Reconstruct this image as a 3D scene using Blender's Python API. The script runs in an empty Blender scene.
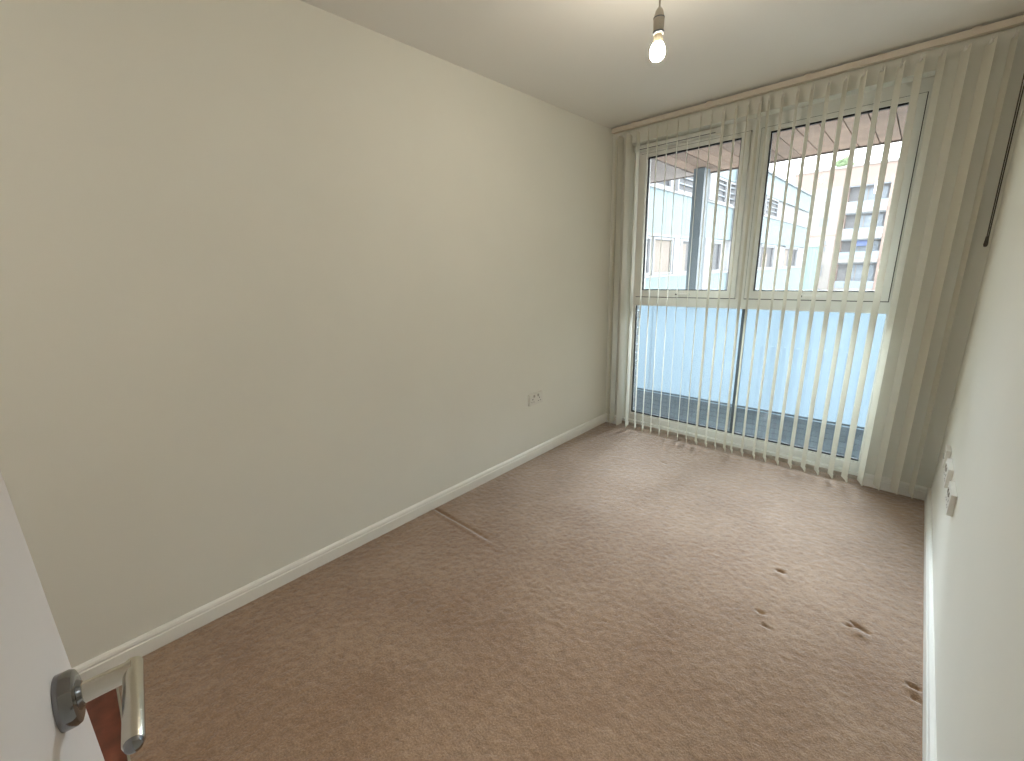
import bpy, bmesh, math, random
import numpy as np
from mathutils import Matrix, Vector
random.seed(7); np.random.seed(7)
scene = bpy.context.scene
COL = scene.collection

# ------------------------------------------------------------------ camera
W, H = 2.1456, 2.40                       # room width, ceiling height (window wall is y = 0)
cam_d = bpy.data.cameras.new('camera'); cam = bpy.data.objects.new('camera', cam_d); COL.objects.link(cam)
cam_d.sensor_fit = 'HORIZONTAL'; cam_d.sensor_width = 36.0; cam_d.lens = 423.51 / 1024 * 36.0
cam_d.clip_start = 0.01; cam_d.clip_end = 500
_r = Vector((0.72788, 0.68514, -0.02788)); _d = Vector((0.15146, -0.20030, -0.96796)); _f = Vector((-0.66877, 0.70033, -0.24957))
m = Matrix.Identity(4)
for i in range(3):
    m[i][0] = _r[i]; m[i][1] = -_d[i]; m[i][2] = -_f[i]
m.translation = Vector((1.92532, -3.24275, 1.35725))
cam.matrix_world = m
scene.camera = cam

# ------------------------------------------------------------------ world: even overcast sky
SKY = 5.5
SUN = 39.0
BULB = 275.0
FILL = 195.0  # strength of the added fill globe behind the camera
wd = bpy.data.worlds.new('overcast_sky'); scene.world = wd; wd.use_nodes = True
bg = wd.node_tree.nodes['Background']
bg.inputs[0].default_value = (0.93, 0.97, 1.0, 1); bg.inputs[1].default_value = SKY
sun_d = bpy.data.lights.new('hazy_sun', 'SUN'); sun_d.energy = SUN; sun_d.angle = math.radians(48); sun_d.color = (0.81, 0.92, 1.0)
sun = bpy.data.objects.new('hazy_sun', sun_d); COL.objects.link(sun)
sun.rotation_euler = Vector((-0.22, 0.80, 0.50)).to_track_quat('Z', 'Y').to_euler()   # veiled sun ahead of the window
scene.view_settings.view_transform = 'Standard'; scene.view_settings.look = 'None'
scene.view_settings.gamma = 1.0; scene.view_settings.use_curve_mapping = False
scene.view_settings.exposure = 0.14
try:
    scene.cycles.use_denoising = True
    scene.cycles.max_bounces = 14; scene.cycles.diffuse_bounces = 8; scene.cycles.transparent_max_bounces = 24
except Exception:
    pass

# ------------------------------------------------------------------ materials
def mat(name, col, rough=0.6, metal=0.0, spec=0.5, var=0.0, vscale=5.0, bump=0.0, bscale=80.0, sheen=0.0, col2=None, emit=None, estr=0.0, objrand=0.0):
    M = bpy.data.materials.new(name); M.use_nodes = True
    nt = M.node_tree; b = nt.nodes['Principled BSDF']
    b.inputs['Base Color'].default_value = (*col, 1); b.inputs['Roughness'].default_value = rough
    b.inputs['Metallic'].default_value = metal; b.inputs['Specular IOR Level'].default_value = spec
    if sheen:
        b.inputs['Sheen Weight'].default_value = sheen; b.inputs['Sheen Roughness'].default_value = 0.5
    tc = nt.nodes.new('ShaderNodeTexCoord')
    out = None
    if var or col2:
        n = nt.nodes.new('ShaderNodeTexNoise'); n.inputs['Scale'].default_value = vscale; n.inputs['Detail'].default_value = 6
        nt.links.new(tc.outputs['Object'], n.inputs['Vector'])
        r = nt.nodes.new('ShaderNodeValToRGB')
        c2 = col2 if col2 else tuple(c * (1 - var) for c in col)
        c1 = col if col2 else tuple(min(1, c * (1 + var)) for c in col)
        r.color_ramp.elements[0].position = 0.3; r.color_ramp.elements[1].position = 0.7
        r.color_ramp.elements[0].color = (*c2, 1); r.color_ramp.elements[1].color = (*c1, 1)
        nt.links.new(n.outputs['Fac'], r.inputs[0]); out = r.outputs[0]
    if objrand:
        oi = nt.nodes.new('ShaderNodeObjectInfo')
        hs = nt.nodes.new('ShaderNodeHueSaturation')
        mr = nt.nodes.new('ShaderNodeMapRange'); mr.inputs[3].default_value = 1 - objrand; mr.inputs[4].default_value = 1 + objrand
        nt.links.new(oi.outputs['Random'], mr.inputs[0]); nt.links.new(mr.outputs[0], hs.inputs['Value'])
        if out: nt.links.new(out, hs.inputs['Color'])
        else: hs.inputs['Color'].default_value = (*col, 1)
        out = hs.outputs[0]
    if out: nt.links.new(out, b.inputs['Base Color'])
    if bump:
        n2 = nt.nodes.new('ShaderNodeTexNoise'); n2.inputs['Scale'].default_value = bscale; n2.inputs['Detail'].default_value = 4
        nt.links.new(tc.outputs['Object'], n2.inputs['Vector'])
        bp = nt.nodes.new('ShaderNodeBump'); bp.inputs['Strength'].default_value = bump; bp.inputs['Distance'].default_value = 0.01
        nt.links.new(n2.outputs['Fac'], bp.inputs['Height']); nt.links.new(bp.outputs[0], b.inputs['Normal'])
    if emit:
        b.inputs['Emission Color'].default_value = (*emit, 1); b.inputs['Emission Strength'].default_value = estr
    return M

PAINT = mat('cream_wall_paint', (0.79, 0.79, 0.735), 0.75, spec=0.25, var=0.012, vscale=2.5, bump=0.03, bscale=220)
PAINT_R = PAINT
CEIL = mat('ceiling_paint', (0.80, 0.80, 0.785), 0.85, spec=0.2, bump=0.02, bscale=200)
GLOSSW = mat('white_gloss_paint', (0.86, 0.86, 0.83), 0.35, spec=0.5, var=0.02, vscale=8)
DOORW = mat('door_paint', (0.70, 0.655, 0.635), 0.45, spec=0.4, var=0.02, vscale=3, bump=0.02, bscale=60)
UPVC = mat('window_frame_white', (0.78, 0.78, 0.74), 0.35, spec=0.5)
GASKET = mat('black_rubber_gasket', (0.012, 0.012, 0.014), 0.6)
DKMET = mat('dark_grey_metal', (0.09, 0.11, 0.13), 0.45, metal=0.3)
SILLD = mat('grubby_sill', (0.55, 0.50, 0.44), 0.7, col2=(0.30, 0.24, 0.19), vscale=14)
PLAST = mat('white_plastic', (0.74, 0.73, 0.69), 0.35)
PLASTG = mat('grey_plastic', (0.42, 0.40, 0.36), 0.5)
DARKSL = mat('dark_slot', (0.03, 0.03, 0.03), 0.7)
CHROME = mat('brushed_steel', (0.60, 0.57, 0.50), 0.24, metal=1.0, bump=0.02, bscale=400)
CHROMED = mat('polished_chrome', (0.24, 0.24, 0.25), 0.12, metal=1.0)
RAIL = mat('blind_headrail', (0.60, 0.54, 0.46), 0.5, metal=0.0)
CORDM = mat('blind_cord_brown', (0.06, 0.05, 0.04), 0.6)
FLEX = mat('pendant_flex', (0.30, 0.27, 0.22), 0.5)
HOLD = mat('lampholder_plastic', (0.40, 0.36, 0.30), 0.45)
BULBM = mat('glowing_bulb', (1, 0.95, 0.85), 0.3, emit=(1.0, 0.88, 0.70), estr=BULB)
BULBN = mat('bulb_base_cream', (0.75, 0.68, 0.52), 0.4)
FILLM = mat('glowing_fill_globe', (1, 0.95, 0.9), 0.3, emit=(1.0, 0.90, 0.78), estr=FILL / 6)  # emission for the added, unseen fill globe
POSTM = mat('post_grey', (0.17, 0.20, 0.22), 0.5)
DECKM = mat('balcony_decking_dark', (0.075, 0.095, 0.105), 0.7, var=0.2, vscale=10)
BOARD = mat('soffit_timber', (0.31, 0.20, 0.14), 0.7, col2=(0.18, 0.115, 0.085), vscale=3.5, objrand=0.3)
SOFP = mat('soffit_panel_pinkish', (0.28, 0.23, 0.21), 0.8, var=0.1, vscale=4)
FASC = mat('soffit_fascia_dark', (0.09, 0.065, 0.055), 0.8, var=0.3, vscale=20)
BRICKP = mat('painted_pale_brick', (0.20, 0.225, 0.23), 0.85, var=0.08, vscale=20, objrand=0.08)
MORT = mat('pale_mortar', (0.13, 0.145, 0.15), 0.9)
TURQ = mat('turquoise_panel', (0.158, 0.207, 0.222), 0.5, spec=0.3, objrand=0.03)
WHITEX = mat('exterior_white', (0.255, 0.255, 0.265), 0.7)
GREYX = mat('exterior_grey', (0.20, 0.22, 0.24), 0.6)
WINX = mat('dark_window_glass', (0.05, 0.052, 0.06), 0.35, spec=0.2)
CURT = mat('pale_curtain', (0.23, 0.195, 0.17), 0.9, var=0.06, vscale=6)
TAN = mat('pinkish_brick', (0.30, 0.23, 0.20), 0.9, var=0.05, vscale=0.6)
TANW = mat('cream_render', (0.31, 0.29, 0.275), 0.9, var=0.02, vscale=0.5)
BLUEG = mat('bluish_balcony_glass', (0.26, 0.30, 0.345), 0.25)
BLUEB = mat('blue_awning', (0.12, 0.16, 0.30), 0.7)
MINT = mat('mint_glazing', (0.20, 0.27, 0.255), 0.5)
LEAF = mat('roof_plants', (0.16, 0.22, 0.12), 0.9, var=0.3, vscale=3)
GROUND = mat('courtyard_paving', (0.22, 0.22, 0.21), 0.9, var=0.15, vscale=0.3)
REDW = mat('red_brown_wood', (0.21, 0.062, 0.034), 0.4, col2=(0.09, 0.024, 0.014), vscale=16)

def glass(name):
    M = bpy.data.materials.new(name); M.use_nodes = True; nt = M.node_tree
    for n in list(nt.nodes):
        if n.type != 'OUTPUT_MATERIAL': nt.nodes.remove(n)
    o = [n for n in nt.nodes if n.type == 'OUTPUT_MATERIAL'][0]
    t = nt.nodes.new('ShaderNodeBsdfTransparent'); t.inputs[0].default_value = (0.97, 0.985, 0.985, 1)
    g = nt.nodes.new('ShaderNodeBsdfGlossy'); g.inputs['Roughness'].default_value = 0.01
    fr = nt.nodes.new('ShaderNodeFresnel'); fr.inputs[0].default_value = 1.5
    mx = nt.nodes.new('ShaderNodeMixShader')
    nt.links.new(fr.outputs[0], mx.inputs[0]); nt.links.new(t.outputs[0], mx.inputs[1]); nt.links.new(g.outputs[0], mx.inputs[2])
    nt.links.new(mx.outputs[0], o.inputs[0]); return M
GLASS = glass('clear_glazing')

def translucent(name, cd, ct, fac, gloss=0.0):
    M = bpy.data.materials.new(name); M.use_nodes = True; nt = M.node_tree
    for n in list(nt.nodes):
        if n.type != 'OUTPUT_MATERIAL': nt.nodes.remove(n)
    o = [n for n in nt.nodes if n.type == 'OUTPUT_MATERIAL'][0]
    d = nt.nodes.new('ShaderNodeBsdfDiffuse'); d.inputs[0].default_value = (*cd, 1)
    t = nt.nodes.new('ShaderNodeBsdfTranslucent'); t.inputs[0].default_value = (*ct, 1)
    mx = nt.nodes.new('ShaderNodeMixShader'); mx.inputs[0].default_value = fac
    nt.links.new(d.outputs[0], mx.inputs[1]); nt.links.new(t.outputs[0], mx.inputs[2])
    nt.links.new(mx.outputs[0], o.inputs[0]); return M
VANE = translucent('blind_fabric', (0.77, 0.755, 0.675), (0.72, 0.71, 0.65), 0.07)
FROST = translucent('frosted_blue_glass', (0.30, 0.37, 0.42), (0.31, 0.352, 0.38), 0.70)

def carpet_mat():
    M = bpy.data.materials.new('brown_carpet'); M.use_nodes = True; nt = M.node_tree; b = nt.nodes['Principled BSDF']
    tc = nt.nodes.new('ShaderNodeTexCoord')
    def noise(s, d=5, r=0.6):
        n = nt.nodes.new('ShaderNodeTexNoise'); n.inputs['Scale'].default_value = s; n.inputs['Detail'].default_value = d; n.inputs['Roughness'].default_value = r
        nt.links.new(tc.outputs['Object'], n.inputs['Vector']); return n
    n1 = noise(3.2, 4); n2 = noise(150, 3, 0.7); n3 = noise(32, 4)
    r1 = nt.nodes.new('ShaderNodeValToRGB')
    r1.color_ramp.elements[0].position = 0.32; r1.color_ramp.elements[1].position = 0.68
    r1.color_ramp.elements[0].color = (0.275, 0.163, 0.090, 1); r1.color_ramp.elements[1].color = (0.345, 0.223, 0.138, 1)
    nt.links.new(n1.outputs['Fac'], r1.inputs[0])
    mx = nt.nodes.new('ShaderNodeMixRGB'); mx.blend_type = 'MULTIPLY'; mx.inputs[0].default_value = 1.0
    r2 = nt.nodes.new('ShaderNodeValToRGB'); r2.color_ramp.elements[0].position = 0.33; r2.color_ramp.elements[1].position = 0.67
    r2.color_ramp.elements[0].color = (0.62, 0.60, 0.58, 1); r2.color_ramp.elements[1].color = (1.25, 1.25, 1.25, 1)
    ad = nt.nodes.new('ShaderNodeMath'); ad.operation = 'MULTIPLY_ADD'; ad.inputs[1].default_value = 0.6
    ml = nt.nodes.new('ShaderNodeMath'); ml.operation = 'MULTIPLY'; ml.inputs[1].default_value = 0.4
    nt.links.new(n3.outputs['Fac'], ml.inputs[0]); nt.links.new(n2.outputs['Fac'], ad.inputs[0]); nt.links.new(ml.outputs[0], ad.inputs[2])
    nt.links.new(ad.outputs[0], r2.inputs[0])
    nt.links.new(r1.outputs[0], mx.inputs[1]); nt.links.new(r2.outputs[0], mx.inputs[2])
    nt.links.new(mx.outputs[0], b.inputs['Base Color'])
    b.inputs['Roughness'].default_value = 1.0; b.inputs['Specular IOR Level'].default_value = 0.05
    b.inputs['Sheen Weight'].default_value = 0.9; b.inputs['Sheen Roughness'].default_value = 0.45
    b.inputs['Sheen Tint'].default_value = (0.84, 0.92, 1.0, 1)
    bp = nt.nodes.new('ShaderNodeBump'); bp.inputs['Strength'].default_value = 0.7; bp.inputs['Distance'].default_value = 0.006
    nt.links.new(ad.outputs[0], bp.inputs['Height']); nt.links.new(bp.outputs[0], b.inputs['Normal'])
    return M
CARPET = carpet_mat()

# ------------------------------------------------------------------ mesh helpers
def bx(bm, x0, x1, y0, y1, z0, z1):
    vs = [bm.verts.new(p) for p in ((x0,y0,z0),(x1,y0,z0),(x1,y1,z0),(x0,y1,z0),(x0,y0,z1),(x1,y0,z1),(x1,y1,z1),(x0,y1,z1))]
    for f in ((0,3,2,1),(4,5,6,7),(0,1,5,4),(1,2,6,5),(2,3,7,6),(3,0,4,7)): bm.faces.new([vs[i] for i in f])
def boxes(*bs):
    bm = bmesh.new()
    for b in bs: bx(bm, *b)
    return bm
def tube(bm, p0, p1, r, n=16, r1=None, cap=True):
    p0 = Vector(p0); p1 = Vector(p1); r1 = r if r1 is None else r1
    d = (p1 - p0).normalized(); a = d.orthogonal().normalized(); b = d.cross(a)
    A = []; B = []
    for i in range(n):
        t = 2*math.pi*i/n; o = a*math.cos(t) + b*math.sin(t)
        A.append(bm.verts.new(p0 + o*r)); B.append(bm.verts.new(p1 + o*r1))
    for i in range(n): bm.faces.new([A[i], A[(i+1)%n], B[(i+1)%n], B[i]])
    if cap: bm.faces.new(A[::-1]); bm.faces.new(B)
def lathe(bm, prof, origin, axis=(0,0,1), n=28):
    o = Vector(origin); d = Vector(axis).normalized(); a = d.orthogonal().normalized(); b = d.cross(a)
    rings = []
    for r, h in prof:
        if r < 1e-6: rings.append([bm.verts.new(o + d*h)])
        else: rings.append([bm.verts.new(o + d*h + (a*math.cos(2*math.pi*i/n) + b*math.sin(2*math.pi*i/n))*r) for i in range(n)])
    for A, B in zip(rings, rings[1:]):
        for i in range(n):
            j = (i+1) % n
            if len(A) == 1 and len(B) > 1: bm.faces.new([A[0], B[j], B[i]])
            elif len(B) == 1 and len(A) > 1: bm.faces.new([A[i], A[j], B[0]])
            elif len(A) > 1: bm.faces.new([A[i], A[j], B[j], B[i]])
def prism(prof, fn, t0, t1):
    """profile points pushed through fn(p, q, t) at t0 and t1"""
    bm = bmesh.new()
    A = [bm.verts.new(fn(p, q, t0)) for p, q in prof]; B = [bm.verts.new(fn(p, q, t1)) for p, q in prof]
    n = len(prof)
    for i in range(n): bm.faces.new([A[i], A[(i+1)%n], B[(i+1)%n], B[i]])
    bm.faces.new(A[::-1]); bm.faces.new(B)
    return bm
def mesh(name, bm, M, bevel=0.0, smooth=False):
    if bevel:
        bmesh.ops.bevel(bm, geom=list(bm.edges), offset=bevel, segments=2, affect='EDGES', profile=0.6)
    bmesh.ops.recalc_face_normals(bm, faces=list(bm.faces))
    me = bpy.data.meshes.new(name); bm.to_mesh(me); bm.free()
    me.materials.append(M)
    if smooth:
        for p in me.polygons: p.use_smooth = True
        try: me.set_sharp_from_angle(angle=math.radians(35))
        except Exception: pass
    return me
def obj(name, bm, M, parent=None, bevel=0.0, smooth=False, loc=None):
    o = bpy.data.objects.new(name, bm if isinstance(bm, bpy.types.Mesh) else mesh(name, bm, M, bevel, smooth))
    COL.objects.link(o)
    if loc: o.location = loc
    if parent: o.parent = parent
    return o
def struct(name, bm, M, label=None, **k):
    o = obj(name, bm, M, **k); o['kind'] = 'structure'
    if label: o['label'] = label
    return o
def empty(name, loc=(0,0,0)):
    o = bpy.data.objects.new(name, None); COL.objects.link(o); o.location = loc; o.empty_display_size = 0.05
    return o
def tag(o, label, cat, group=None):
    o['label'] = label; o['category'] = cat
    if group: o['group'] = group
    return o
def child(name, bm, M, parent, **k):
    """part given in world coordinates under a parent that only has a location"""
    o = obj(name, bm, M, **k)
    o.parent = parent; o.matrix_parent_inverse = Matrix.Translation(-world_loc(parent))
    return o
def world_loc(o):
    l = Vector(o.location)
    while o.parent:
        l = l + (o.matrix_parent_inverse.translation); o = o.parent; l = l + Vector(o.location)
    return l

# ------------------------------------------------------------------ room shell
YB = -4.70                                 # end wall of the entry behind the camera
YC = -3.362                                # carpet stops, wood begins
OX0, OX1, OZ1 = 0.140, 1.845, 2.272        # window opening
T = 0.30
struct('wall_left', boxes((-0.12, 0, YB, 0.0, 0, H)), PAINT, 'long cream painted wall')
struct('wall_right', boxes((W, W+0.12, YB, 0.0, 0, H)), PAINT_R, 'cream painted wall beside the camera')
struct('wall_back', boxes((-0.12, W+0.12, YB-0.12, YB, 0, H)), PAINT)
struct('wall_window', boxes((-0.12, OX0, 0, 0.142, 0, H), (OX1, W+0.12, 0, 0.142, 0, H), (OX0, OX1, 0, 0.142, OZ1, H)), PAINT, 'cream wall around the window opening')
struct('ceiling', boxes((-0.12, W+0.12, YB-0.12, 0.17, H, H+0.15)), CEIL, 'plain white ceiling')

# carpet: a fine grid with seam groove, dents and soft undulation
def smooth_noise(nx, ny, cell):
    gx, gy = int(nx/cell)+3, int(ny/cell)+3
    g = np.random.rand(gy, gx)
    xs = np.arange(nx)/cell; ys = np.arange(ny)/cell
    xi = xs.astype(int); yi = ys.astype(int); fx = xs-xi; fy = ys-yi
    fx = fx*fx*(3-2*fx); fy = fy*fy*(3-2*fy)
    a = g[yi][:, xi]; b = g[yi][:, xi+1]; c = g[yi+1][:, xi]; d = g[yi+1][:, xi+1]
    return (a*(1-fx)+b*fx)*(1-fy)[:, None] + (c*(1-fx)+d*fx)*fy[:, None]
def carpet():
    st = 0.0065
    xs = np.arange(0.0, W+st*0.5, st); ys = np.arange(YC, 0.001, st)
    xs[-1] = W; ys[-1] = 0.0
    nx, ny = len(xs), len(ys)
    X, Y = np.meshgrid(xs, ys)
    Z = 0.0015*(smooth_noise(nx, ny, 22)-0.5) + 0.0022*(smooth_noise(nx, ny, 2.2)-0.5) + 0.0016*(np.random.rand(ny, nx)-0.5)
    grooves = [((0.015,-1.940),(0.47,-1.938),0.009,0.009), ((1.650,-1.228),(1.668,-1.227),0.0075,0.011), ((1.646,-1.546),(1.662,-1.549),0.0075,0.010),
        ((1.680,-1.611),(1.705,-1.615),0.006,0.009), ((1.917,-1.402),(1.937,-1.389),0.0065,0.010), ((1.932,-1.373),(1.978,-1.397),0.007,0.011),
        ((2.098,-1.566),(2.120,-1.568),0.0065,0.010), ((2.110,-1.618),(2.124,-1.622),0.0065,0.009), ((0.772,-0.487),(0.795,-0.500),0.008,0.006)]
    for (a, b, w, dp) in grooves:
        a = np.array(a); b = np.array(b); d = b-a; L = d@d
        t = np.clip(((X-a[0])*d[0]+(Y-a[1])*d[1])/L, 0, 1)
        dist = np.hypot(X-(a[0]+t*d[0]), Y-(a[1]+t*d[1]))
        fade = 1 - 0.5*t if dp < 0.01 else 1
        Z -= dp*np.exp(-(dist/w)**2)*fade
    # raised puckers on the camera side of the tears
    for (cx, cy, rx, ry, h) in [(1.955,-1.425,0.03,0.02,0.007), (1.66,-1.26,0.03,0.015,0.004), (1.66,-1.57,0.02,0.012,0.004), (0.25,-1.962,0.26,0.012,0.005), (2.11,-1.59,0.02,0.012,0.005)]:
        Z += h*np.exp(-((X-cx)/rx)**2-((Y-cy)/ry)**2)
    me = bpy.data.meshes.new('floor')
    co = np.stack([X, Y, Z], -1).reshape(-1, 3)
    idx = np.arange(nx*ny).reshape(ny, nx)
    q = np.stack([idx[:-1,:-1], idx[:-1,1:], idx[1:,1:], idx[1:,:-1]], -1).reshape(-1, 4)
    me.vertices.add(len(co)); me.vertices.foreach_set('co', co.ravel())
    me.loops.add(q.size); me.loops.foreach_set('vertex_index', q.ravel())
    me.polygons.add(len(q)); me.polygons.foreach_set('loop_start', np.arange(0, q.size, 4))
    me.polygons.foreach_set('loop_total', np.full(len(q), 4)); me.polygons.foreach_set('use_smooth', np.ones(len(q), bool))
    me.update(); me.validate(); me.materials.append(CARPET)
    o = bpy.data.objects.new('floor', me); COL.objects.link(o); o['kind'] = 'structure'; o['label'] = 'worn brown carpet with a seam and small tears'
    return o
floor = carpet()
obj('threshold_carpet', boxes((OX0, OX1, 0.0, 0.045, -0.03, 0.0)), CARPET, floor)
struct('floor_slab', boxes((-0.12, W+0.12, YB-0.12, 0.30, -0.18, -0.03)), MORT, 'concrete slab under the carpet')
fh = empty('floor_hall'); fh['kind'] = 'structure'; fh['label'] = 'red brown wooden floor beyond the carpet edge'
yy = YC - 0.006
while yy > YB:
    y2 = max(YB, yy-0.12)
    child('plank', boxes((0.0, W, y2+0.001, yy-0.001, -0.03, -0.004)), REDW, fh, bevel=0.001)
    yy = y2
struct('trim_1', boxes((0.0, W, YC-0.006, YC, -0.03, 0.002)), CHROME, 'thin pale threshold strip at the carpet edge')

# skirting boards
SK = [(0, 0), (0.016, 0), (0.016, 0.052), (0.0125, 0.055), (0.0125, 0.060), (0.015, 0.063), (0.012, 0.072), (0.005, 0.078), (0, 0.078)]
struct('baseboard_left', prism(SK, lambda p, q, t: (p, t, q), YB, -0.0), GLOSSW, 'white skirting along the long wall')
struct('baseboard_right', prism(SK, lambda p, q, t: (W-p, t, q), -3.30, -0.0), GLOSSW, 'white skirting along the right wall')
struct('baseboard_window_right', prism(SK, lambda p, q, t: (t, -p, q), OX1+0.004, W-0.016), GLOSSW, 'short white skirting right of the window')
struct('baseboard_window_left', prism(SK, lambda p, q, t: (t, -p, q), 0.016, OX0-0.004), GLOSSW, 'short white skirting left of the window')

# ------------------------------------------------------------------ window
FY0, FY1 = 0.095, 0.142                    # frame depth
win = empty('window_1', (OX0, FY0, 0)); win['kind'] = 'structure'; win['label'] = 'white framed window with two upper sashes and two tall lower panes'
TZ0, TZ1 = 1.052, 1.120
child('frame', boxes((OX0, OX0+0.058, FY0, FY1, 0, OZ1), (OX1-0.042, OX1, FY0, FY1, 0, OZ1), (OX0+0.058, OX1-0.042, FY0, FY1, 2.205, OZ1)), UPVC, win)
child('transom', boxes((OX0+0.058, OX1-0.042, FY0, FY1, TZ0, TZ1)), UPVC, win)
child('mullion', boxes((0.972, 1.026, FY0, FY1, TZ1, 2.205)), UPVC, win)
child('mullion', boxes((1.022, 1.050, FY0+0.012, FY1-0.005, 0.105, TZ0)), DKMET, win)
child('bottom_rail', boxes((OX0+0.058, OX1-0.042, FY0, FY0+0.034, 0.028, 0.105), (OX0+0.058, OX1-0.042, FY0+0.034, FY1, 0.028, 0.080)), UPVC, win)
child('glazing_bead', boxes((OX0+0.058, OX1-0.042, FY0-0.008, FY0, 0.066, 0.096)), UPVC, win, bevel=0.003)
child('sill_strip', boxes((OX0, OX1, 0.046, FY0, -0.03, 0.022)), SILLD, win)
child('sill_ledge', boxes((OX0, OX1, 0.060, FY0-0.002, 0.0225, 0.044)), UPVC, win, bevel=0.003)
def sash(x0, x1, name_handle_x):
    z0, z1 = TZ1+0.006, 2.199; sw = 0.052; y0 = FY0-0.016; y1 = FY0+0.045
    s = child('sash', boxes((x0, x0+sw, y0, y1, z0, z1), (x1-sw, x1, y0, y1, z0, z1), (x0+sw, x1-sw, y0, y1, z0, z0+sw), (x0+sw, x1-sw, y0, y1, z1-sw*0.5, z1)), UPVC, win)
    gx0, gx1, gz0, gz1 = x0+sw, x1-sw, z0+sw, z1-sw*0.5; g = 0.007
    sub('gasket', boxes((gx0, gx0+g, y0+0.012, y0+0.03, gz0, gz1), (gx1-g, gx1, y0+0.012, y0+0.03, gz0, gz1), (gx0, gx1, y0+0.012, y0+0.03, gz0, gz0+g), (gx0, gx1, y0+0.012, y0+0.03, gz1-g*1.4, gz1)), GASKET, s)
    sub('pane', boxes((gx0, gx1, y0+0.030, y0+0.036, gz0, gz1)), GLASS, s)
    hx = name_handle_x
    bm = boxes((hx-0.035, hx+0.035, y0-0.012, y0-0.0002, z0+0.012, z0+0.036)); bmesh.ops.bevel(bm, geom=list(bm.edges), offset=0.004, segments=2, affect='EDGES')
    h = sub('sash_handle', bm, UPVC, s)
    sub('handle_lever', boxes((hx-0.032, hx+0.075, y0-0.034, y0-0.0125, z0+0.017, z0+0.031)), UPVC, s, bevel=0.005)
    sub('handle_button', boxes((hx-0.031, hx-0.019, y0-0.038, y0-0.0345, z0+0.019, z0+0.029)), DARKSL, s)
def sub(name, bm, M, part, **k):
    o = obj(name, bm, M, **k); o.parent = part
    o.matrix_parent_inverse = Matrix.Translation(-world_loc(part)); return o
sash(OX0+0.064, 0.968, 0.585); sash(1.032, OX1-0.046, 1.40)
child('shadow_gap', boxes((OX0+0.058, OX0+0.064, FY0+0.001, FY0+0.02, TZ1, 2.205), (1.026, 1.032, FY0+0.001, FY0+0.02, TZ1, 2.205), (OX1-0.046, OX1-0.042, FY0+0.001, FY0+0.02, TZ1, 2.205), (OX0+0.064, 0.972, FY0+0.001, FY0+0.03, TZ1, TZ1+0.006), (1.026, OX1-0.046, FY0+0.001, FY0+0.03, TZ1, TZ1+0.006), (OX0+0.064, 0.972, FY0+0.001, FY0+0.03, 2.199, 2.205), (1.026, OX1-0.046, FY0+0.001, FY0+0.03, 2.199, 2.205)), GASKET, win)
child('pane', boxes((OX0+0.058, 1.022, FY0+0.0345, FY0+0.0405, 0.0805, TZ0)), GLASS, win)
child('pane', boxes((1.050, OX1-0.042, FY0+0.0345, FY0+0.0405, 0.0805, TZ0)), GLASS, win)
child('gasket', boxes((OX0+0.058, 1.022, FY0+0.012, FY0+0.033, 0.105, 0.116), (1.050, OX1-0.042, FY0+0.012, FY0+0.033, 0.105, 0.116), (OX0+0.058, OX0+0.064, FY0+0.012, FY0+0.032, 0.113, TZ0)), GASKET, win)
v = child('trickle_vent', boxes((0.155, 0.790, 0.050, FY0-0.0005, 2.222, 2.256)), UPVC, win, bevel=0.006)
sub('vent_slot', boxes((0.19, 0.755, 0.0485, 0.0498, 2.228, 2.232)), DARKSL, v)

# ------------------------------------------------------------------ vertical blind
blind = tag(empty('vertical_blind', (W/2, -0.06, 2.38)), 'cream vertical blind with angled vanes hanging across the window', 'blind')
child('headrail', boxes((0.030, W-0.012, -0.080, -0.042, 2.356, 2.386)), RAIL, blind, bevel=0.003)
for bxx in (0.18, 0.72, 1.26, 1.92):
    child('bracket', boxes((bxx, bxx+0.03, -0.056, -0.044, 2.3865, 2.3995)), RAIL, blind)
vx = [0.067,0.105,0.174,0.248,0.325,0.395,0.467,0.541,0.613,0.692,0.762,0.838,0.912,0.980,1.046,1.094,1.165,1.241,1.310,1.386,1.462,1.538,1.612,1.685,1.758,1.835,1.913,1.993,2.066]
ang = {0:40, 1:4, 2:0, 3:14, 11:28, 12:27, 13:22, 14:27, 24:23, 25:18, 26:22, 27:24, 28:13}
VL = 2.295                                  # vane length
def vane_mesh():
    w, sag, n, th = 0.089, 0.0035, 6, 0.0006
    bm = bmesh.new(); rows = []
    for z in (0.0, -0.03, -VL*0.5, -VL+0.035, -VL):
        f = []; b = []
        for i in range(n+1):
            u = -1 + 2*i/n
            f.append(bm.verts.new((u*w/2, -sag*(1-u*u)-th/2, z))); b.append(bm.verts.new((u*w/2, -sag*(1-u*u)+th/2, z)))
        rows.append(f + b[::-1])
    k = len(rows[0])
    for A, B in zip(rows, rows[1:]):
        for i in range(k): bm.faces.new([A[i], A[(i+1)%k], B[(i+1)%k], B[i]])
    bm.faces.new(rows[0]); bm.faces.new(rows[-1][::-1])
    return mesh('vane', bm, VANE, smooth=True)
VM = vane_mesh()
CLIP = mesh('vane_hanger', boxes((-0.014, 0.014, -0.002, 0.002, -0.012, 0.004), (-0.003, 0.003, -0.003, 0.003, 0.004, 0.022)), PLAST)
POCK = mesh('bottom_weight', boxes((-0.041, 0.041, -0.0058, -0.0008, -VL+0.003, -VL+0.030)), VANE)
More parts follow.
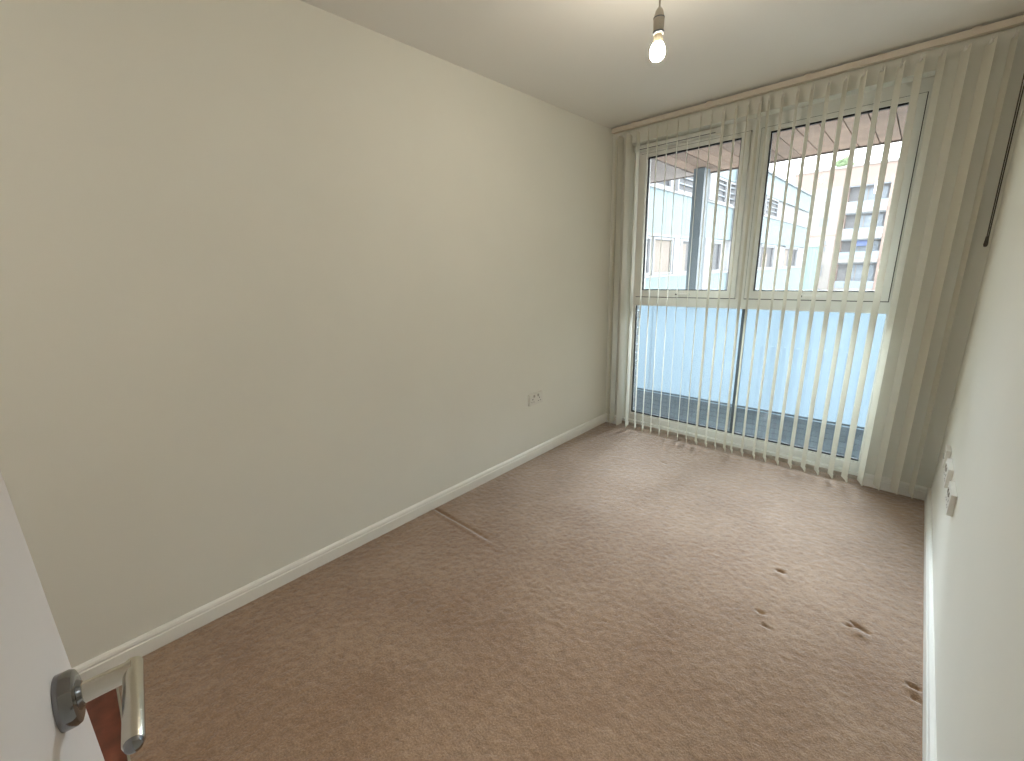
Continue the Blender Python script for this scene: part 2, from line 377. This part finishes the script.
for i, xx in enumerate(vx):
    a = ang.get(i, 22) + random.uniform(-1.5, 1.5)
    vo = bpy.data.objects.new('vane', VM); COL.objects.link(vo)
    vo.parent = blind; vo.location = Vector((xx-0.002, -0.060, 2.322)) - blind.location
    vo.rotation_euler = (0, random.uniform(-0.0012, 0.0012), math.radians(90 + a))
    for nm, mm in (('vane_hanger', CLIP), ('bottom_weight', POCK)):
        c = bpy.data.objects.new(nm, mm); COL.objects.link(c); c.parent = vo
# pull cord by the right wall
bm = bmesh.new(); tube(bm, (2.118, -0.066, 2.352), (2.124, -0.066, 1.455), 0.0024, 8); tube(bm, (2.126, -0.056, 2.352), (2.130, -0.060, 1.455), 0.0024, 8)
cd = child('pull_cord', bm, CORDM, blind, smooth=True); cd['label'] = 'dark looped cord'
bm = bmesh.new(); lathe(bm, [(0, 0.05), (0.006, 0.05), (0.007, 0.03), (0.0085, 0.012), (0.006, 0.002), (0, 0)], (2.126, -0.063, 1.408), n=14)
child('tassel', bm, CORDM, blind, smooth=True)

# ------------------------------------------------------------------ pendant bulb
PX, PY = 1.120, -1.605
pend = tag(empty('pendant_light', (PX, PY, H)), 'bare glowing light bulb hanging on a short cord from the ceiling', 'light')
bm = bmesh.new(); lathe(bm, [(0, 0), (0.040, 0), (0.045, -0.006), (0.042, -0.018), (0.018, -0.030), (0.006, -0.034), (0, -0.034)], (PX, PY, H-0.0005))
child('ceiling_rose', bm, PLAST, pend, smooth=True)
bm = bmesh.new(); tube(bm, (PX, PY, H-0.033), (PX, PY, 2.226), 0.0032, 10); child('cord', bm, FLEX, pend, smooth=True)
bm = bmesh.new(); lathe(bm, [(0, 0.066), (0.006, 0.066), (0.012, 0.058), (0.017, 0.040), (0.0185, 0.036), (0.0175, -0.008), (0.0165, -0.015), (0, -0.015)], (PX, PY, 2.162))
hb = child('lampholder', bm, HOLD, pend, smooth=True)
bm = bmesh.new(); lathe(bm, [(0.0180, 0.004), (0.0198, 0.003), (0.0198, -0.003), (0.0180, -0.004)], (PX, PY, 2.153)); sub('holder_ring', bm, DKMET, hb)
bm = bmesh.new(); lathe(bm, [(0.0185, 0.0015), (0.0193, 0.0012), (0.0193, -0.0012), (0.0185, -0.0015)], (PX, PY, 2.197)); sub('holder_seam', bm, DKMET, hb)
bm = bmesh.new(); lathe(bm, [(0, 0.0), (0.013, 0.0), (0.013, -0.016), (0, -0.016)], (PX, PY, 2.1468)); child('bulb_cap', bm, CHROMED, pend, smooth=True)
bm = bmesh.new(); lathe(bm, [(0.0140, 0), (0.0150, -0.002), (0.0150, -0.012), (0.0175, -0.0262), (0.0140, -0.0262)], (PX, PY, 2.1466)); child('bulb_collar', bm, BULBN, pend, smooth=True)
bm = bmesh.new(); lathe(bm, [(0, 0), (0.0176, 0), (0.0225, -0.010), (0.0255, -0.022), (0.0258, -0.030), (0.0235, -0.040), (0.0180, -0.0475), (0.0090, -0.0515), (0, -0.053)], (PX, PY, 2.1203))
b_ = child('bulb', bm, BULBM, pend, smooth=True); b_['label'] = 'glowing warm white bulb'

# unseen globe added behind the camera as fill light for the room
gl = tag(empty('fill_globe', (1.30, -4.30, H)), 'small round fill light added out of view behind the camera', 'light')
bm = bmesh.new(); lathe(bm, [(0, 0), (0.07, 0), (0.07, -0.02), (0, -0.02)], (1.30, -4.30, H-0.0005)); child('base', bm, PLAST, gl, smooth=True)
bm = bmesh.new(); lathe(bm, [(0.06, 0), (0.095, -0.03), (0.11, -0.07), (0.10, -0.11), (0.06, -0.145), (0, -0.155)], (1.30, -4.30, H-0.021)); child('globe', bm, FILLM, gl, smooth=True)

# ------------------------------------------------------------------ sockets
def socket(name, pos, wid, side, label, group=None, kind='double'):
    """side +1: on the left wall facing +x; -1: on the right wall facing -x; pos = (y centre, z centre)"""
    yc, zc = pos; xw = 0.0 if side > 0 else W
    r = tag(empty(name, (xw, yc, zc)), label, 'socket', group)
    def X(a, b): return (min(xw+side*a, xw+side*b), max(xw+side*a, xw+side*b))
    child('faceplate', boxes((*X(0.0003, 0.0175), yc-wid/2, yc+wid/2, zc-0.043, zc+0.043)), PLAST, r, bevel=0.0025)
    if kind == 'double':
        for s in (-1, 1):
            cy = yc + s*wid*0.25
            child('rocker_switch', boxes((*X(0.0176, 0.0215), cy-0.008-s*0.015, cy+0.008-s*0.015, zc+0.014, zc+0.032)), PLASTG, r, bevel=0.0015)
            child('pin_holes', boxes((*X(0.0176, 0.0180), cy-0.003, cy+0.003, zc-0.004, zc+0.006), (*X(0.0176, 0.0180), cy-0.015, cy-0.008, zc-0.022, zc-0.017), (*X(0.0176, 0.0180), cy+0.008, cy+0.015, zc-0.022, zc-0.017)), DARKSL, r)
    else:
        child('outlet', boxes((*X(0.0176, 0.0205), yc-0.012, yc+0.012, zc-0.012, zc+0.012)), PLASTG, r, bevel=0.0015)
        for sy in (-1, 1):
            child('screw', boxes((*X(0.0176, 0.0182), yc+sy*wid*0.36-0.003, yc+sy*wid*0.36+0.003, zc-0.003, zc+0.003)), DARKSL, r)
    return r
socket('wall_socket', (-0.996, 0.458), 0.148, 1, 'white double socket low on the long cream wall near the window')
socket('wall_socket', (-1.00, 0.450), 0.148, -1, 'white double socket on the right wall, nearest the camera of the three plates', 'plates on the right wall')
socket('wall_socket', (-0.72, 0.450), 0.148, -1, 'middle white socket plate of the three on the right wall', 'plates on the right wall')
socket('aerial_socket', (-0.50, 0.450), 0.086, -1, 'small white outlet plate on the right wall, nearest the window of the three', 'plates on the right wall', 'single')

# ------------------------------------------------------------------ door with lever handle (open leaf beside the camera)
DW, hx, hz = 0.735, 0.060, 1.028           # leaf width; handle position from the free edge
door = empty('door_1', (1.4085, -3.3004, 0)); door.rotation_euler = (0, 0, math.atan2(-0.0966, 0.9953))
door['kind'] = 'structure'; door['label'] = 'pale painted door standing open beside the camera'
obj('leaf', boxes((0, DW, -0.040, 0, 0.012, 2.03)), DOORW, door, bevel=0.0015)
bm = bmesh.new(); lathe(bm, [(0, 0), (0.0222, 0), (0.0222, 0.008), (0.0208, 0.0105), (0.0180, 0.0115), (0.0125, 0.0115), (0.0100, 0.014), (0, 0.014)], (hx, 0.0002, hz), (0, 1, 0), 40)
ros = obj('door_handle', bm, CHROMED, door, smooth=True); ros['label'] = 'brushed steel lever handle on a round rose'
bm = bmesh.new(); tube(bm, (hx, 0.0142, hz), (hx, 0.0450, hz), 0.0085, 24); obj('handle_neck', bm, CHROME, ros, smooth=True)
bm = bmesh.new(); lathe(bm, [(0, 0), (0.0056, 0), (0.0070, 0.0013), (0.0070, 0.089), (0.0062, 0.0903), (0, 0.0903)], (hx-0.0085, 0.0455, hz), (1, 0, 0), 24)
obj('handle_lever', bm, CHROME, ros, smooth=True)
bm = bmesh.new(); lathe(bm, [(0, 0), (0.0062, 0), (0.0054, 0.003), (0.003, 0.005), (0, 0.0055)], (hx-0.0085+0.0905, 0.0455, hz), (1, 0, 0), 24)
obj('lever_cap', bm, CHROMED, ros, smooth=True)
for z in (0.25, 1.78):
    bm = bmesh.new(); tube(bm, (DW-0.001, 0.006, z-0.05), (DW-0.001, 0.006, z+0.05), 0.005, 12); obj('hinge', bm, CHROME, door, smooth=True)

# ------------------------------------------------------------------ balcony outside
wo = struct('wall_exterior', boxes((-1.6, OX0-0.02, 0.1425, 0.30, -0.3, 2.32), (OX1+0.02, 3.6, 0.1425, 0.30, -0.3, 2.32), (OX0-0.02, OX1+0.02, 0.1425, 0.30, OZ1-0.02, 2.32)), MORT, 'outer brick leaf around the window')
BM = mesh('brick', boxes((0, 0.024, 0, 0.135, 0, 0.065)), BRICKP, bevel=0.003)
for k in range(31):
    o = obj('brick', BM, None, wo, loc=(OX0-0.0195, 0.146 + (0.012 if k % 2 else 0.0), -0.05 + 0.075*k))
struct('trim_2', boxes((OX0+0.006, OX1, 0.1425, 0.34, 0.0, 0.03)), POSTM, 'outer window sill')
deck = tag(empty('balcony_deck', (1.0, 0.9, -0.1)), 'dark grey balcony deck outside the window', 'balcony')
child('deck_slab', boxes((-1.6, 3.6, 0.301, 1.58, -0.34, -0.125)), MORT, deck)
yy = 0.31
while yy < 1.44:
    child('deck_board', boxes((-1.6, 3.6, yy, yy+0.138, -0.124, -0.10)), DECKM, deck, bevel=0.003); yy += 0.144
bal = tag(empty('glass_balustrade', (1.0, 1.5, -0.1)), 'frosted pale blue glass balustrade along the balcony edge', 'balustrade')
for x0 in np.arange(-1.6, 3.5, 1.3):
    child('glass_panel', boxes((float(x0)+0.004, float(x0)+1.296, 1.500, 1.514, -0.120, 0.985)), FROST, bal)
child('handrail', boxes((-1.6, 3.6, 1.488, 1.530, 0.986, 1.016)), UPVC, bal)
child('bottom_channel', boxes((-1.6, 3.6, 1.484, 1.4995, -0.0995, -0.086)), DECKM, bal)
post = tag(empty('balcony_post', (0.11, 1.57, 1.017)), 'grey steel post rising from the balustrade to the balcony soffit', 'post')
child('shaft', boxes((0.060, 0.168, 1.490, 1.502, 1.017, 2.316), (0.104, 0.124, 1.502, 1.638, 1.017, 2.316), (0.060, 0.168, 1.638, 1.650, 1.017, 2.316), (0.158, 0.166, 1.502, 1.638, 1.017, 2.316)), POSTM, post)
sof = tag(empty('balcony_soffit', (1.0, 1.0, 2.32)), 'timber boarded underside of the balcony above the window', 'soffit')
BB = mesh('soffit_board', boxes((0, 0.131, 0, 1.50, 0, 0.02)), BOARD, bevel=0.002)
k = 0
while -0.03 + 0.1385*k < 3.5:
    o = obj('soffit_board', BB, None, sof, loc=Vector((-0.03+0.1385*k, 0.31, 2.322 + random.uniform(-0.002, 0.002))) - sof.location); k += 1
child('soffit_panel', boxes((-1.7, -0.045, 0.31, 1.81, 2.318, 2.340)), SOFP, sof)
child('slab', boxes((-1.7, 3.6, 0.31, 1.80, 2.350, 2.55)), FASC, sof)
child('fascia', boxes((-1.7, 3.6, 1.812, 1.845, 2.312, 2.56)), FASC, sof)

# ------------------------------------------------------------------ neighbouring building (facade runs along y at x = FX)
struct('ground', boxes((-60, 60, 1.9, 140, -9.2, -9.0)), GROUND, 'courtyard paving far below')
FX = -5.2
nb = tag(empty('apartment_building', (FX, 24, -9)), 'low white block with pale turquoise panels and dark windows', 'building')
child('wall', boxes((FX-9, FX-0.12, 7.0, 38.6, -9, 6.2)), WHITEX, nb)
pw = 1.85
PM = {}
for (z0, z1) in ((-9.0, -8.0), (-5.2, -3.6), (-2.15, -0.55), (-0.55, 1.0), (2.53, 3.98), (5.13, 6.25)):
    h = z1 - z0
    key = round(h, 2)
    if key not in PM: PM[key] = mesh('spandrel_panel', boxes((0, 0.06, 0.006, pw-0.006, 0, h)), TURQ)
    y = 7.0
    while y + pw < 39:
        obj('spandrel_panel', PM[key], None, nb, loc=Vector((FX-0.06, y, z0)) - nb.location); y += pw
child('coping', boxes((FX-0.2, FX+0.06, 7.0, 38.6, 3.98, 4.05)), WHITEX, nb)
child('sill', boxes((FX-0.2, FX+0.05, 7.0, 38.6, 1.0, 1.07)), WHITEX, nb)
child('roof_edge', boxes((FX-0.8, FX+0.10, 7.0, 38.7, 6.25, 6.36)), GREYX, nb)
child('window_head', boxes((FX-0.11, FX+0.03, 7.0, 16.2, 2.42, 2.525)), GREYX, nb)
def nb_window(y0, y1, z0, z1, curtain=None, louvre=False, head=True):
    f = 0.09
    w = child('window', boxes((FX-0.118, FX+0.01, y0, y0+f, z0, z1), (FX-0.118, FX+0.01, y1-f, y1, z0, z1), (FX-0.118, FX+0.01, y0+f, y1-f, z0, z0+f), (FX-0.118, FX+0.01, y0+f, y1-f, z1-f, z1)), WHITEX, nb)
    sub('pane', boxes((FX-0.115, FX-0.075, y0+f, y1-f, z0+f, z1-f)), WINX, w)
    if curtain:
        a, b, c, d = curtain; sub('curtain', boxes((FX-0.0748, FX-0.066, y0+f+(y1-y0)*a, y0+f+(y1-y0)*b, z0+f+(z1-z0)*c, z0+f+(z1-z0)*d)), CURT, w)
    if louvre:
        for q in range(3):
            zz = z0 + 0.3 + q*0.24; sub('louvre', boxes((FX-0.0748, FX-0.02, y0+f, y1-f, zz, zz+0.05)), GREYX, w)
    if head: sub('window_head', boxes((FX-0.11, FX+0.05, y0-0.1, y1+0.25, z1+0.002, z1+0.09)), GREYX, w)
LOW = [(9.0, 11.5, (0.1, 0.4, 0.0, 0.55)), (11.7, 13.35, (0.05, 0.85, 0.0, 0.85)), (14.15, 15.9, (0.0, 0.3, 0.0, 0.8)), (17.55, 18.8, None), (21.3, 23.9, None), (25.5, 28.6, (0.25, 0.6, 0.0, 0.6)), (31.5, 35.4, (0.05, 0.3, 0.0, 0.95))]
for (a, b, c) in LOW: nb_window(a, b, 1.08, 2.41, c, head=a > 16.5)
for (a, b, l) in [(9.2, 12.9, 0), (13.45, 15.9, 1), (17.3, 18.85, 1), (19.25, 21.0, 1), (22.3, 24.4, 1), (25.6, 28.4, 1)]: nb_window(a, b, 4.06, 5.10, None, bool(l), False)
for (a, b) in ((13.40, 14.10), (16.7, 17.5), (28.7, 31.3), (35.5, 38.4)):
    child('pilaster', boxes((FX-0.118, FX+0.03, a, b, 1.075, 2.41)), WHITEX, nb)
child('pilaster', boxes((FX-0.118, FX+0.10, 16.45, 17.25, -9, 2.525)), WHITEX, nb)
child('pilaster', boxes((FX-0.118, FX+0.10, 16.45, 17.25, 4.055, 5.12)), WHITEX, nb)
child('downpipe', boxes((FX+0.02, FX+0.12, 19.95, 20.1, -9, 6.2)), WHITEX, nb)
rp = child('roof_plant', boxes((FX-4, FX-1, 27.0, 29.0, 6.37, 7.1)), GREYX, nb)

# ------------------------------------------------------------------ far brick building (facade parallel to the window, y = TY)
TY = 66.0; S = (TY + 3.2428) / 27.2428
tx = lambda a: 1.925 + (a - 1.925) * S
tz = lambda a: 1.357 + (a - 1.357) * S
tb = tag(empty('brick_building', (tx(-0.5), TY, -9)), 'tall pinkish brick block with stacked recessed balconies', 'building')
BXL, BXR = tx(-1.28), tx(0.235)
RT = tz(5.70)
child('wall', boxes((tx(-3.6), BXL, TY, TY+12, -9, RT), (BXR, tx(3.2), TY, TY+12, -9, RT), (BXL, BXR, TY+1.3, TY+12, -9, RT), (BXL, BXR, TY, TY+1.3, tz(4.86), RT)), TAN, tb)
child('recess_lining', boxes((BXL+0.002, BXR-0.002, TY+1.27, TY+1.298, -9, tz(4.855))), WHITEX, tb)
child('parapet', boxes((tx(-3.65), tx(3.25), TY-0.15, TY+12.1, RT+0.002, RT+0.25)), TANW, tb)
child('render_panel', boxes((tx(-2.85), tx(-1.55), TY-0.08, TY-0.002, -9, tz(4.90))), TANW, tb)
child('string_course', boxes((tx(-3.6), BXL, TY-0.16, TY-0.082, tz(2.62), tz(2.70))), TAN, tb)
levels = [4.85, 3.62, 2.40, 1.30, -0.10, -1.3]
for i, zt in enumerate(levels):
    zb = levels[i+1] if i+1 < len(levels) else zt-1.2
    sl = child('balcony_slab', boxes((BXL+0.002, BXR-0.002, TY-0.12, TY+1.26, tz(zb)+0.02, tz(zb+0.18))), TANW, tb)
    child('balcony_glass', boxes((BXL+0.01, BXR-0.01, TY-0.02, TY+0.02, tz(zb+0.18)+0.01, tz(zb+0.52))), BLUEG, tb)
    wn = child('window', boxes((BXL+0.9, BXR-0.25, TY+1.20, TY+1.268, tz(zb+0.19), tz(zt-0.12))), BLUEG, tb)
    for q in (0.33, 0.66):
        xx = BXL+0.9 + (BXR-BXL-1.15)*q
        sub('frame_bar', boxes((xx-0.05, xx+0.05, TY+1.13, TY+1.199, tz(zb+0.19), tz(zt-0.12))), TANW, wn)
    child('beam', boxes((BXL+0.004, BXR-0.004, TY+0.02, TY+0.3, tz(zt-0.05), tz(zt)+0.01)), GREYX, tb)
child('awning', boxes((tx(-0.78), tx(-0.25), TY+0.4, TY+1.2, tz(2.08), tz(2.34))), BLUEB, tb)
for (a, b, z0, z1, dark) in [(-2.34, -1.93, 4.28, 4.82, 0), (-2.29, -1.90, 3.09, 3.53, 1), (-2.07, -1.88, 1.90, 2.40, 1), (-2.02, -1.88, 0.68, 1.22, 1), (-2.02, -1.85, -0.4, 0.05, 1)]:
    wn = child('window', boxes((tx(a)-0.1, tx(b)+0.1, TY-0.14, TY-0.0805, tz(z0)-0.1, tz(z1)+0.1)), TANW, tb)
    sub('pane', boxes((tx(a), tx(b), TY-0.16, TY-0.141, tz(z0), tz(z1))), GREYX if dark else BLUEG, wn)
    sub('glazing_bar', boxes((tx((a+b)/2)-0.04, tx((a+b)/2)+0.04, TY-0.175, TY-0.161, tz(z0), tz(z1))), TANW, wn)
# mint glazed stair tower standing in front of it
st = tag(empty('stair_tower', (tx(-2.4), TY-6, -9)), 'pale mint glazed stair tower in front of the brick block', 'building')
s2 = (TY-6+3.2428)/27.2428
X2 = lambda a: 1.925 + (a-1.925)*s2
Z2 = lambda a: 1.357 + (a-1.357)*s2
child('core', boxes((X2(-2.70)+0.1, X2(-2.12)-0.1, TY-5.9, TY-2.5, -9, Z2(2.15))), TANW, st)
nn = 4
for i in range(nn):
    xa = X2(-2.70) + (X2(-2.12)-X2(-2.70))*i/nn; xb = X2(-2.70) + (X2(-2.12)-X2(-2.70))*(i+1)/nn
    for z0 in range(-9, 4, 3):
        child('glazing_panel', boxes((xa+0.01, xb-0.01, TY-6.0, TY-5.905, z0+0.01, min(z0+2.99, Z2(2.15)))), MINT, st)
child('roof_cap', boxes((X2(-2.74), X2(-2.08), TY-6.1, TY-2.4, Z2(2.15)+0.002, Z2(2.15)+0.2)), TANW, st)
# roof shrub
def shrub(loc, sx, sz):
    bm = bmesh.new()
    for q in range(14):
        g = bmesh.ops.create_icosphere(bm, subdivisions=1, radius=random.uniform(0.3, 0.55))
        d = Vector((random.uniform(-sx, sx), random.uniform(-0.5, 0.5), random.uniform(0.25, sz)))
        for vv in g['verts']: vv.co = vv.co*random.uniform(0.85, 1.15) + d
    return tag(obj('roof_shrub', bm, LEAF, loc=loc), 'small green shrub on the roof of the brick block', 'plant')
shrub((tx(-1.75), TY+1.5, RT+0.25), 0.9, 0.9)
